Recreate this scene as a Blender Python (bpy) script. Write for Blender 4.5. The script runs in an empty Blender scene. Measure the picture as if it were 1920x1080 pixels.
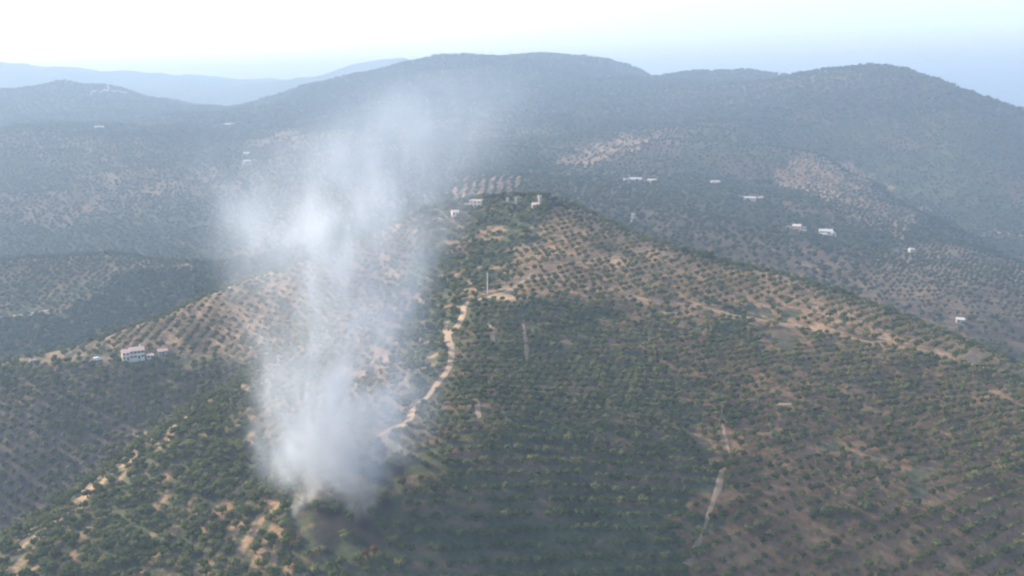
import bpy, bmesh, math, random
import numpy as np
from mathutils import Vector, Matrix

random.seed(7)
RNG = np.random.default_rng(11)
rad = math.radians
scene = bpy.context.scene

# ------------------------------------------------------------------ camera
HC = 300.0                     # camera height above the datum (it is in the air)
FPX = 1844.0                   # focal length in pixels of the 1920 px wide photograph
PITCH = math.atan(370.0 / FPX)
cam_d = bpy.data.cameras.new("camera")
cam = bpy.data.objects.new("camera", cam_d)
scene.collection.objects.link(cam)
cam.location = (0, 0, HC)
cam.rotation_euler = (math.pi / 2 - PITCH, 0, 0)
cam_d.sensor_width = 36.0
cam_d.lens = 36.0 * FPX / 1920.0
cam_d.clip_start = 1.0
cam_d.clip_end = 60000.0
scene.camera = cam

# ------------------------------------------------------------------ sky and sun
SUN_AZ, SUN_EL = rad(-72), rad(27)
world = bpy.data.worlds.new("World")
scene.world = world
world.use_nodes = True
wn, wl = world.node_tree.nodes, world.node_tree.links
wn.clear()
sky = wn.new("ShaderNodeTexSky")
sky.sky_type = 'NISHITA'
sky.sun_disc = False
sky.sun_elevation = SUN_EL
sky.sun_rotation = SUN_AZ
sky.altitude = 300
sky.air_density = 0.9
sky.dust_density = 3.2
sky.ozone_density = 1.0
bg = wn.new("ShaderNodeBackground")
bg.inputs[1].default_value = 0.15
wo = wn.new("ShaderNodeOutputWorld")
wl.new(sky.outputs[0], bg.inputs[0])
wl.new(bg.outputs[0], wo.inputs[0])

sun_d = bpy.data.lights.new("sun", 'SUN')
sun_d.energy = 3.1
sun_d.angle = rad(0.8)
sun_d.color = (1.0, 0.83, 0.60)
sun = bpy.data.objects.new("sun", sun_d)
scene.collection.objects.link(sun)
to_sun = Vector((math.sin(SUN_AZ) * math.cos(SUN_EL), math.cos(SUN_AZ) * math.cos(SUN_EL), math.sin(SUN_EL)))
sun.rotation_euler = (-to_sun).to_track_quat('-Z', 'Y').to_euler()

vs = scene.view_settings
vs.view_transform = 'Standard'
vs.look = 'None'
vs.exposure = 1.68
vs.gamma = 1.0
vs.use_curve_mapping = False
cy = scene.cycles
cy.use_denoising = True
cy.max_bounces = 4
cy.diffuse_bounces = 2
cy.transmission_bounces = 1
cy.volume_bounces = 1
cy.volume_step_rate = 1.0
cy.volume_max_steps = 128
cy.filter_width = 2.2
cy.use_adaptive_sampling = True
cy.adaptive_threshold = 0.03

# ------------------------------------------------------------------ numbers: pixels, noise, terrain
CP, SP = math.cos(PITCH), math.sin(PITCH)

def ray(px, py):
    u, v = (px - 960.0) / FPX, (540.0 - py) / FPX
    return np.array([u, CP + v * SP, -SP + v * CP])

def pix(px, py, Y):
    d = ray(px, py)
    t = Y / d[1]
    return (d[0] * t, Y, HC + d[2] * t)

def to_pix(X, Y, Z):
    dz = Z - HC
    f = Y * CP - dz * SP
    up = Y * SP + dz * CP
    f = np.where(np.abs(f) < 1e-3, 1e-3, f)
    return 960 + FPX * X / f, 540 - FPX * up / f, f

_tab = np.random.default_rng(5).random((256, 256))
def vnoise(x, y):
    xi, yi = np.floor(x).astype(int), np.floor(y).astype(int)
    fx, fy = x - xi, y - yi
    fx, fy = fx * fx * fx * (fx * (fx * 6 - 15) + 10), fy * fy * fy * (fy * (fy * 6 - 15) + 10)
    a, b = _tab[xi & 255, yi & 255], _tab[(xi + 1) & 255, yi & 255]
    c, d = _tab[xi & 255, (yi + 1) & 255], _tab[(xi + 1) & 255, (yi + 1) & 255]
    return (a * (1 - fx) + b * fx) * (1 - fy) + (c * (1 - fx) + d * fx) * fy
def fbm(x, y, octaves=4, gain=0.5):
    s, a, t = 0.0, 1.0, 0.0
    for i in range(octaves):
        s = s + a * vnoise(x * 2 ** i + 17.3 * i, y * 2 ** i + 9.1 * i)
        t += a
        a *= gain
    return s / t
def sstep(a, b, x):
    t = np.clip((x - a) / (b - a), 0, 1)
    return t * t * (3 - 2 * t)

def far(Y):
    return Y if Y < 1000 else 1000.0 * (Y / 1000.0) ** 1.25

# control points: (photo x, photo y, forward distance in metres)
CTRL = [
    # main hill, near face and spine
    (-300, 1130, 395), (0, 1080, 405), (500, 1080, 392), (960, 1080, 400), (1400, 1080, 402), (1920, 1080, 405), (2300, 1080, 410),
    (300, 960, 440), (640, 950, 430), (960, 940, 435), (1400, 940, 440), (1800, 940, 440), (2200, 960, 440),
    (470, 800, 520), (650, 840, 490), (770, 790, 488), (1000, 800, 482), (1400, 800, 500), (1800, 820, 500), (2200, 850, 500),
    (650, 720, 590), (850, 660, 575), (1000, 680, 565), (1400, 680, 580), (1800, 730, 560),
    (650, 600, 690), (880, 565, 650), (1000, 560, 652), (1200, 575, 660), (1480, 600, 660), (1700, 650, 620),
    (780, 480, 770), (1000, 470, 755), (1100, 480, 750), (900, 430, 810),
    # its skyline, summit to the right
    (800, 398, 880), (890, 380, 885), (980, 370, 890), (1060, 380, 880), (1150, 420, 860), (1250, 464, 835), (1340, 490, 800),
    (1470, 522, 760), (1600, 560, 720), (1700, 600, 690), (1800, 640, 660), (1900, 685, 630), (2100, 780, 590),
    # skyline to the left
    (700, 440, 870), (550, 497, 850), (450, 532, 825), (350, 577, 795), (250, 615, 765), (130, 655, 725), (0, 684, 700), (-300, 720, 680),
    # slope above the farmhouse, farmhouse shelf
    (400, 640, 740), (500, 610, 750), (250, 672, 700), (100, 686, 690), (400, 690, 690),
    # spur crest
    (485, 690, 640), (400, 745, 580), (250, 850, 510), (120, 960, 458), (0, 1055, 418), (-200, 1180, 370),
    # slope behind the spur
    (420, 735, 662), (250, 835, 608), (100, 950, 565), (0, 1030, 545), (200, 760, 645), (0, 800, 630), (0, 900, 588), (-300, 900, 588), (-300, 800, 630),
    # valley on the left and the ridge behind it
    (0, 640, 1010), (200, 600, 1030), (400, 535, 1080), (0, 560, 1090), (200, 530, 1110), (-300, 620, 1010),
    (-300, 500, 1160), (0, 490, 1170), (200, 478, 1190), (400, 490, 1160), (520, 480, 1180),
    (0, 430, 1500), (220, 420, 1500), (420, 415, 1500), (600, 400, 1450), (-300, 430, 1500),
    (0, 330, 1780), (250, 330, 1780), (450, 330, 1740), (650, 320, 1640), (-300, 330, 1780),
    (0, 245, 2150), (120, 236, 2160), (250, 240, 2150), (450, 255, 2050), (-300, 250, 2150),
    # town hill
    (-300, 165, 3010), (0, 168, 3010), (40, 176, 2993), (100, 163, 3010), (180, 156, 3010), (230, 165, 2993), (290, 182, 2967), (340, 197, 2924), (420, 212, 2924),
    (150, 225, 2480), (0, 225, 2480), (330, 225, 2450),
    # far plateau
    (-400, 122, 5000), (0, 124, 5000), (150, 131, 5000), (300, 141, 5000), (420, 147, 5000), (540, 154, 5000), (250, 185, 4000), (450, 195, 4000), (0, 180, 4000),
    # far ridge peeping over the mountain's shoulder
    (600, 150, 4700), (660, 124, 4700), (720, 117, 4700), (790, 122, 4700), (900, 135, 4700), (1400, 230, 4700), (1900, 262, 4700),
    # mountain
    (480, 208, 2665), (530, 183, 2747), (570, 163, 2788), (620, 154, 2870), (700, 141, 2952), (780, 131, 3034), (850, 125, 3075), (900, 120, 3116), (945, 112, 3116),
    (980, 109, 3116), (1040, 111, 3116), (1120, 118, 3034), (1180, 131, 2993), (1216, 157, 2952), (1250, 153, 2870), (1290, 144, 2870), (1350, 144, 2788),
    (1400, 139, 2788), (1440, 141, 2747), (1475, 172, 2665), (1494, 164, 2460), (1540, 139, 2378), (1620, 132, 2296), (1700, 142, 2255), (1780, 166, 2214),
    (1850, 190, 2132), (1920, 214, 2050), (2060, 265, 1968), (2300, 333, 1886),
    (600, 250, 2000), (800, 240, 2000), (980, 250, 1960), (900, 175, 2480), (1100, 180, 2420), (1200, 250, 1880), (1350, 200, 2250), (1250, 190, 2350), (1400, 260, 1850), (700, 190, 2350),
    (1500, 220, 2020), (1700, 250, 1920), (1850, 330, 1740), (2100, 400, 1650), (1650, 190, 2080),
    (700, 335, 1560), (900, 345, 1350), (1000, 330, 1480), (1050, 290, 1690), (1200, 340, 1500), (1200, 390, 1230),
    (1340, 345, 1520), (1410, 372, 1400), (1545, 432, 1250), (1400, 460, 1100), (1480, 425, 1260), (1600, 500, 1080), (1800, 560, 990), (1900, 640, 900), (1900, 520, 1130),
    (1300, 420, 1150), (2200, 640, 950), (1480, 350, 1600),
    (1560, 298, 1720), (1640, 345, 1620), (1740, 405, 1480), (1840, 470, 1320), (1700, 470, 1220),
    (1790, 390, 1640), (1890, 437, 1500), (2100, 520, 1400),
]
# hidden ground behind the crests, and the valley under the camera: (x, y, z)
def behind(px, py, Y, dY, drop):
    Y = far(Y)
    x, y, z = pix(px, py, Y)
    s = (Y + dY) / Y
    zl = HC + (z - HC) * s
    return (x * s, y * s, zl - drop)
HID = [(0, 5, 40), (0, 120, 48), (-200, 60, 45), (200, 60, 45), (0, 260, 62), (-150, 250, 58), (150, 250, 62), (-600, 80, 60), (600, 80, 60)]
for p in [(890, 380, 885), (980, 370, 890), (1060, 380, 880), (1150, 420, 860), (1250, 464, 835)]:
    HID.append(behind(*p, 120, 26))
for p in [(1340, 490, 800), (1470, 522, 760), (1600, 560, 720), (1700, 600, 690), (1800, 640, 660), (1900, 685, 630), (2100, 780, 590)]:
    HID.append(behind(*p, 110, 28))
for p in [(800, 398, 880), (700, 440, 870), (550, 497, 850), (450, 532, 825), (350, 577, 795), (250, 615, 765), (130, 655, 725), (0, 684, 700), (-300, 720, 680)]:
    HID.append(behind(*p, 110, 26))
for p in [(120, 236, 2160), (0, 245, 2150), (250, 240, 2150)]:
    HID.append(behind(*p, 200, 12))
for p in [(0, 168, 3010), (100, 163, 3010), (180, 156, 3010), (290, 182, 2967)]:
    HID.append(behind(*p, 600, 110))
for p in [(0, 490, 1170), (200, 478, 1190), (400, 490, 1160)]:
    HID.append(behind(*p, 130, 20))
for p in [(a, b, c * .82) for a, b, c in [(620, 148, 3500), (780, 125, 3700), (980, 103, 3800), (1120, 112, 3700), (1290, 138, 3500), (1440, 135, 3350), (1620, 126, 2800), (1780, 160, 2700), (1920, 211, 2500)]]:
    HID.append(behind(*p, 600, 150))
for p in [(1560, 298, 1720), (1640, 345, 1620), (1740, 405, 1480), (1840, 470, 1320)]:
    HID.append(behind(*p, 120, 22))
for p in [(660, 124, 4700), (720, 117, 4700), (790, 122, 4700)]:
    HID.append(behind(*p, 700, 200))
for th in (-75, -50, -30, -10, 10, 30, 50, 75):
    HID.append((9300 * math.sin(rad(th)), 9300 * math.cos(rad(th)), 330 if th < 5 else 150))
for th in (-75, -55, 55, 75):
    for r, z in ((500, 90), (1200, 110), (2600, 190), (5000, 240)):
        HID.append((r * math.sin(rad(th)), r * math.cos(rad(th)), z))

P3 = np.array([pix(a, b, far(c)) for a, b, c in CTRL] + HID)
def lp(X, Y):
    return np.stack([np.arctan2(X, Y), 0.5 * np.log(X * X + Y * Y + 1.0)], -1)
_C = lp(P3[:, 0], P3[:, 1])
def _phi(d2):
    return 0.5 * d2 * np.log(d2 + 1e-12)
_n = len(_C)
_D2 = ((_C[:, None] - _C[None]) ** 2).sum(-1)
_A = np.zeros((_n + 3, _n + 3))
_A[:_n, :_n] = _phi(_D2) + np.eye(_n) * 3e-6
_A[:_n, _n] = 1
_A[:_n, _n + 1:] = _C
_A[_n:, :_n] = _A[:_n, _n:].T
_W = np.linalg.solve(_A, np.concatenate([P3[:, 2], np.zeros(3)]))

def height(X, Y):
    X = np.atleast_1d(np.asarray(X, float)); Y = np.atleast_1d(np.asarray(Y, float))
    out = np.empty(len(X))
    for i in range(0, len(X), 40000):
        x, y = X[i:i + 40000], Y[i:i + 40000]
        c = lp(x, y)
        d2 = (c[:, :1] - _C[:, 0]) ** 2 + (c[:, 1:] - _C[:, 1]) ** 2
        z = _phi(d2) @ _W[:_n] + _W[_n] + c @ _W[_n + 1:]
        r = np.exp(c[:, 1])
        far = sstep(900, 2600, r)
        rid = 1 - np.abs(2 * fbm(x / 520 + 3, y / 800 + 8, 4) - 1) * 2
        z = z + far * (rid - 0.45) * 34 * sstep(900, 5500, r)
        z = z + far * (fbm(x / 130 + 7, y / 130, 3) - 0.5) * 26
        z = z + (fbm(x / 70, y / 70, 4) - 0.5) * 7 * sstep(150, 700, r)
        z = z + (fbm(x / 14 + 5, y / 14, 3) - 0.5) * 1.6
        out[i:i + 40000] = z
    return out

def hit(px, py, lo=330, hi=12000):
    """first ground point along the line of sight of a photo pixel"""
    d = ray(px, py)
    Y = np.exp(np.linspace(math.log(lo), math.log(hi), 1600))
    t = Y / d[1]
    g = height(d[0] * t, Y)
    k = np.nonzero(HC + d[2] * t <= g)[0]
    k = k[0] if len(k) else len(Y) - 1
    return (d[0] * t[k], Y[k], g[k])

def inpoly(px, py, poly):
    ins = np.zeros(px.shape, bool)
    n = len(poly)
    for i in range(n):
        x0, y0 = poly[i]; x1, y1 = poly[(i + 1) % n]
        if y0 == y1:
            continue
        c = ((y0 > py) != (y1 > py)) & (px < (x1 - x0) * (py - y0) / (y1 - y0) + x0)
        ins ^= c
    return ins

# ------------------------------------------------------------------ land cover: fields and groves
TAN, PALE = np.array([.235, .165, .105]), np.array([.28, .205, .135])
BROWN, DRY = np.array([.105, .080, .056]), np.array([.155, .117, .076])
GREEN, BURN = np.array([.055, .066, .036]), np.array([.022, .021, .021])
GREY = np.array([.078, .066, .06])  # grey-brown soil behind the spur, darkened so the colour carries that slope's shade
# outline in the photo, distance range, soil, second soil, share of the second, row spacing, tree spacing, row angle, jitter, share standing, crown size
FIELDS = {
    'face':   ([(760, 1120), (760, 860), (800, 760), (860, 690), (890, 575), (1000, 552), (1170, 568), (1340, 630), (1370, 720), (1340, 1120)], 330, 700, GREEN, BROWN, .34, 7.4, 4.8, 3, .05, .985, 5.4),
    'brown':  ([(760, 1120), (760, 860), (800, 760), (860, 690), (890, 575), (1000, 552), (1170, 568), (1340, 630), (1480, 600), (1700, 650), (1850, 690), (2300, 860), (2300, 1150)], 330, 700, np.array([.128, .086, .052]), np.array([.17, .115, .068]), .4, 7.0, 5.6, 24, .08, .98, 5.4),
    'crest':  ([(950, 552), (960, 500), (1010, 440), (1040, 375), (1160, 415), (1250, 455), (1340, 480), (1600, 550), (1800, 630), (1990, 720), (1850, 695), (1700, 652), (1480, 602), (1340, 632), (1170, 570), (1000, 556)], 560, 920, np.array([.21, .143, .08]), TAN, .5, 7.6, 6.8, 38, .08, .98, 5.4),
    'spine':  ([(760, 640), (790, 400), (890, 370), (980, 360), (1040, 375), (1010, 440), (960, 500), (950, 552), (880, 560), (840, 660), (790, 740)], 560, 960, GREEN, TAN, .20, 6.6, 5.8, 20, .25, .92, 6.0),
    'smoky':  ([(480, 690), (480, 540), (550, 490), (790, 395), (760, 640), (790, 740), (740, 850), (520, 900), (480, 800)], 430, 900, BROWN, TAN, .3, 7.4, 6.0, 72, .14, .95, 5.6),
    'spur':   ([(485, 685), (400, 740), (250, 845), (0, 1050), (-300, 1230), (-300, 1400), (560, 1400), (560, 900), (480, 800)], 300, 660, GREEN, TAN, .26, 5.8, 5.2, 82, .22, .97, 5.9),
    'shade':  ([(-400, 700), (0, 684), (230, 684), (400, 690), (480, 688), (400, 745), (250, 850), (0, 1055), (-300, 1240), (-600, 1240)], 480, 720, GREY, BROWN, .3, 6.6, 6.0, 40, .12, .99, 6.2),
    'shelf':  ([(-400, 680), (0, 672), (130, 650), (250, 665), (420, 668), (480, 690), (230, 690), (0, 698), (-400, 720)], 655, 740, GREEN, DRY, .4, 8.0, 7.0, 10, .3, .7, 5.2),
    'upper':  ([(110, 662), (250, 606), (350, 566), (450, 520), (550, 487), (560, 560), (480, 690), (420, 668), (250, 665)], 680, 880, DRY, TAN, .45, 8.6, 6.0, 84, .08, .96, 5.6),
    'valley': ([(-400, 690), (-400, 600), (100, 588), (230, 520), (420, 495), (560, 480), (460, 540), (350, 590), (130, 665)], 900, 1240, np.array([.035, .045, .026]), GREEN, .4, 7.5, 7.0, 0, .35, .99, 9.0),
    'ridge':  ([(-400, 600), (-400, 480), (0, 470), (400, 470), (560, 470), (420, 495), (230, 520), (100, 588)], 980, 1440, GREEN, DRY, .34, 8.4, 7.0, 80, .16, .96, 6.6),
    'yellow': ([(915, 560), (935, 545), (960, 536), (1000, 532), (1020, 545), (985, 562), (950, 570)], 560, 760, np.array([.34, .26, .13]), PALE, .4, 8.0, 7.0, 20, .3, .3, 4.0),
    'knoll':  ([(1440, 330), (1500, 290), (1570, 282), (1640, 335), (1720, 395), (1700, 450), (1600, 420), (1520, 370)], 1300, 2150, BROWN, TAN, .5, 10.0, 8.0, 50, .2, .75, 6.0),
    'terrace': ([(1600, 560), (1640, 480), (1760, 450), (1860, 480), (2000, 520), (2000, 640), (1850, 600), (1750, 590)], 900, 1450, BROWN, DRY, .42, 14.0, 7.0, 8, .1, .95, 6.0),
    'strip':  ([(1030, 305), (1170, 255), (1240, 258), (1090, 315)], 1400, 2700, DRY, TAN, .35, 16.0, 9.0, 60, .2, .8, 6.5),
    'gap':    ([(-300, 1300), (-300, 1000), (400, 640), (800, 380), (1100, 380), (1600, 540), (2300, 800), (2300, 1300)], 330, 900, GREEN, BROWN, .35, 7.4, 6.6, 15, .2, .93, 6.4),
    'rows':   ([(830, 366), (870, 334), (975, 328), (1000, 345), (960, 368)], 1000, 1950, BROWN, TAN, .4, 13.0, 7.0, 88, .08, .95, 6.8),
}
# patchwork of the farther land
_S = np.random.default_rng(3)
SEEDS = _S.random((520, 2)) * np.array([6800, 3400]) + np.array([-3400, 860])
S_TONE, S_ANG, S_DEN, S_CUT = _S.random(520), _S.random(520) * 180, _S.random(520), _S.random(520)

def nearest(X, Y):
    wx = X + (fbm(X / 90, Y / 90, 3) - .5) * 60
    wy = Y + (fbm(X / 90 + 40, Y / 90, 3) - .5) * 60
    out = np.empty(len(X), int)
    for i in range(0, len(X), 20000):
        d = (wx[i:i + 20000, None] - SEEDS[:, 0]) ** 2 + (wy[i:i + 20000, None] - SEEDS[:, 1]) ** 2
        out[i:i + 20000] = d.argmin(1)
    return out

def field_masks(X, Y, Z):
    px, py, f = to_pix(X, Y, Z)
    px = px + (fbm(X / 34, Y / 34, 3) - .5) * 70
    py = py + (fbm(X / 34 + 50, Y / 34, 3) - .5) * 26
    big = (fbm(X / 60 + 3, Y / 60, 3) - .5) * 800 + (fbm(X / 11 + 3, Y / 11, 2) - .5) * 620
    res, taken = {}, np.zeros(len(X), bool)
    for k, v in FIELDS.items():
        m = inpoly(px + big * sstep(1000, 1200, px) if k == 'face' else px, py, v[0]) & (Y > v[1]) & (Y < v[2]) & (f > 10) & ~taken
        taken |= m
        res[k] = m
    return res, taken

def patch_noise(X, Y, ang):
    a = rad(ang)
    u = X * math.cos(a) + Y * math.sin(a)
    v = -X * math.sin(a) + Y * math.cos(a)
    return 0.68 * fbm(u / 20, v / 4, 3) + 0.32 * fbm(u / 60 + 9, v / 40, 3)

def bare(X, Y, k):
    """0..1: how bare the ground is inside a field"""
    v = FIELDS[k]
    n = patch_noise(X, Y, v[8])
    t = np.interp(v[5], [0, .2, .5, .8, 1], [.72, .585, .5, .41, .25])
    return sstep(t - .07, t + .07, n)

FIRE = hit(650, 965)
FIRE2 = hit(735, 880)

def ground_colour(X, Y, Z):
    n = len(X)
    col = np.empty((n, 3))
    s = nearest(X, Y)
    r = np.hypot(X, Y)
    big = fbm(X / 260, Y / 260, 4) - .12 * sstep(2700, 3300, r)
    k = np.clip(S_TONE[s] * .7 + (big - .5) * 1.6, 0, 1)[:, None]
    col[:] = GREEN * (1 - sstep(.25, .5, k)) + BROWN * sstep(.25, .5, k)
    col += (DRY - BROWN) * sstep(.66, .95, k)
    fine = fbm(X / 30, Y / 30, 4)[:, None]
    col *= .6 + .45 * fine
    wood = 1.25 * sstep(2000, 2700, r)[:, None] * np.maximum(sstep(.70, .5, big), sstep(3000, 3500, r) * .75)[:, None]
    col = col * (1 - wood * .7) + np.array([.045, .055, .033]) * wood * .7
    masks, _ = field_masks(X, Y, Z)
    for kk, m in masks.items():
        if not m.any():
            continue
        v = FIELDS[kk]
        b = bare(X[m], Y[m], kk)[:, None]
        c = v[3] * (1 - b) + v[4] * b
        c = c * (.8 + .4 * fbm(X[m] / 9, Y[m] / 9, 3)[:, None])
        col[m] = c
    # the burnt ground round the fire
    for (fx, fy, fz), rr in ((FIRE, 24), (FIRE2, 14)):
        d = np.hypot((X - fx), (Y - fy) * 1.1) / rr + (fbm(X / 12, Y / 12, 3) - .5) * 1.1
        w = (1 - sstep(.55, 1.05, d))[:, None]
        col = col * (1 - w) + BURN * w
    return np.clip(col * np.array([1.0, .95, .88]), .01, .6)

# ------------------------------------------------------------------ helpers
COL = scene.collection
def mat(name):
    m = bpy.data.materials.new(name)
    m.use_nodes = True
    m.node_tree.nodes.clear()
    return m, m.node_tree.nodes, m.node_tree.links

def plain(name, rgb, rough=.85, noise=.25, scale=1.5):
    m, N, L = mat(name)
    o = N.new("ShaderNodeOutputMaterial"); b = N.new("ShaderNodeBsdfPrincipled")
    tc = N.new("ShaderNodeTexCoord"); nz = N.new("ShaderNodeTexNoise")
    nz.inputs["Scale"].default_value = scale; nz.inputs["Detail"].default_value = 5
    mx = N.new("ShaderNodeMix"); mx.data_type = 'RGBA'
    mx.inputs[6].default_value = (*[c * (1 - noise) for c in rgb], 1)
    mx.inputs[7].default_value = (*[min(1, c * (1 + noise)) for c in rgb], 1)
    L.new(tc.outputs["Object"], nz.inputs["Vector"]); L.new(nz.outputs[0], mx.inputs[0])
    L.new(mx.outputs[2], b.inputs["Base Color"]); b.inputs["Roughness"].default_value = rough
    L.new(b.outputs[0], o.inputs[0])
    return m

def mesh_obj(name, verts, faces, material, parent=None, smooth=False):
    me = bpy.data.meshes.new(name)
    me.from_pydata([tuple(v) for v in verts], [], faces)
    me.materials.append(material)
    if smooth:
        me.polygons.foreach_set("use_smooth", [True] * len(me.polygons))
    o = bpy.data.objects.new(name, me)
    COL.objects.link(o)
    if parent:
        o.parent = parent
    return o

def bm_obj(name, bm, material, parent=None):
    me = bpy.data.meshes.new(name)
    bm.to_mesh(me); bm.free()
    me.materials.append(material)
    o = bpy.data.objects.new(name, me)
    COL.objects.link(o)
    if parent:
        o.parent = parent
    return o

def tag(o, label, cat=None, group=None, kind=None):
    o["label"] = label
    if cat: o["category"] = cat
    if group: o["group"] = group
    if kind: o["kind"] = kind
    return o

def thing(name, label, cat, loc, rz=0, group=None):
    o = bpy.data.objects.new(name, None)
    COL.objects.link(o)
    o.empty_display_size = 1
    o.location = loc
    o.rotation_euler = (0, 0, rz)
    return tag(o, label, cat, group)

def copy_thing(src, loc, rz, scale):
    c = src.copy(); COL.objects.link(c)
    c.location = loc; c.rotation_euler = (0, 0, rz); c.scale = scale
    for ch in src.children:
        d = ch.copy(); COL.objects.link(d); d.parent = c
    return c

# ------------------------------------------------------------------ ground
def ground_material():
    m, N, L = mat("hillside_soil")
    o = N.new("ShaderNodeOutputMaterial"); b = N.new("ShaderNodeBsdfPrincipled")
    at = N.new("ShaderNodeAttribute"); at.attribute_name = "land"
    tc = N.new("ShaderNodeTexCoord")
    n1 = N.new("ShaderNodeTexNoise"); n1.inputs["Scale"].default_value = .35; n1.inputs["Detail"].default_value = 6
    n2 = N.new("ShaderNodeTexNoise"); n2.inputs["Scale"].default_value = .03; n2.inputs["Detail"].default_value = 7
    L.new(tc.outputs["Object"], n1.inputs["Vector"]); L.new(tc.outputs["Object"], n2.inputs["Vector"])
    r1 = N.new("ShaderNodeMapRange"); r1.inputs[1].default_value = .3; r1.inputs[2].default_value = .7; r1.inputs[3].default_value = .72; r1.inputs[4].default_value = 1.28
    r2 = N.new("ShaderNodeMapRange"); r2.inputs[1].default_value = .3; r2.inputs[2].default_value = .7; r2.inputs[3].default_value = .75; r2.inputs[4].default_value = 1.25
    L.new(n1.outputs[0], r1.inputs[0]); L.new(n2.outputs[0], r2.inputs[0])
    mu = N.new("ShaderNodeMath"); mu.operation = 'MULTIPLY'
    L.new(r1.outputs[0], mu.inputs[0]); L.new(r2.outputs[0], mu.inputs[1])
    vm = N.new("ShaderNodeVectorMath"); vm.operation = 'SCALE'
    L.new(at.outputs["Color"], vm.inputs[0]); L.new(mu.outputs[0], vm.inputs["Scale"])
    L.new(vm.outputs[0], b.inputs["Base Color"])
    b.inputs["Roughness"].default_value = .95
    b.inputs["Specular IOR Level"].default_value = .15
    bp = N.new("ShaderNodeBump"); bp.inputs["Strength"].default_value = .6; bp.inputs["Distance"].default_value = 1.2
    L.new(n1.outputs[0], bp.inputs["Height"]); L.new(bp.outputs[0], b.inputs["Normal"])
    L.new(b.outputs[0], o.inputs[0])
    return m

th = np.concatenate([np.linspace(-75, -34, 60, endpoint=False), np.linspace(-34, 34, 740, endpoint=False), np.linspace(34, 75, 61)])
lr = np.concatenate([np.linspace(math.log(6), math.log(330), 60, endpoint=False),
                     np.linspace(math.log(330), math.log(1500), 300, endpoint=False),
                     np.linspace(math.log(1500), math.log(9500), 230)])
TH, LR = np.meshgrid(np.radians(th), lr)
GX, GY = (np.exp(LR) * np.sin(TH)).ravel(), (np.exp(LR) * np.cos(TH)).ravel()
GZ = height(GX, GY)
nr, nc = TH.shape
idx = np.arange(nr * nc).reshape(nr, nc)
quads = np.stack([idx[:-1, :-1], idx[:-1, 1:], idx[1:, 1:], idx[1:, :-1]], -1).reshape(-1, 4)
me = bpy.data.meshes.new("ground")
me.vertices.add(nr * nc)
me.vertices.foreach_set("co", np.stack([GX, GY, GZ], -1).astype(np.float32).ravel())
me.loops.add(quads.size)
me.loops.foreach_set("vertex_index", quads[:, ::-1].astype(np.int32).ravel())
me.polygons.add(len(quads))
me.polygons.foreach_set("loop_start", np.arange(0, quads.size, 4, dtype=np.int32))
me.polygons.foreach_set("loop_total", np.full(len(quads), 4, np.int32))
me.polygons.foreach_set("use_smooth", np.ones(len(quads), bool))
me.update(calc_edges=True)
ca = me.attributes.new("land", 'FLOAT_COLOR', 'POINT')
lc = np.ones((nr * nc, 4), np.float32)
lc[:, :3] = ground_colour(GX, GY, GZ)
ca.data.foreach_set("color", lc.ravel())
me.materials.append(ground_material())
ground = bpy.data.objects.new("ground", me)
COL.objects.link(ground)
tag(ground, "hilly olive-growing land rolling away to hazy mountains", kind="structure")

_R = GZ.reshape(nr, nc)
def gz(X, Y):
    """height on the ground mesh itself"""
    X = np.atleast_1d(np.asarray(X, float)); Y = np.atleast_1d(np.asarray(Y, float))
    a = np.interp(np.degrees(np.arctan2(X, Y)), th, np.arange(nc))
    b = np.interp(np.log(np.hypot(X, Y)), lr, np.arange(nr))
    i, j = np.clip(b.astype(int), 0, nr - 2), np.clip(a.astype(int), 0, nc - 2)
    fb, fa = b - i, a - j
    return (_R[i, j] * (1 - fa) + _R[i, j + 1] * fa) * (1 - fb) + (_R[i + 1, j] * (1 - fa) + _R[i + 1, j + 1] * fa) * fb

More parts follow.
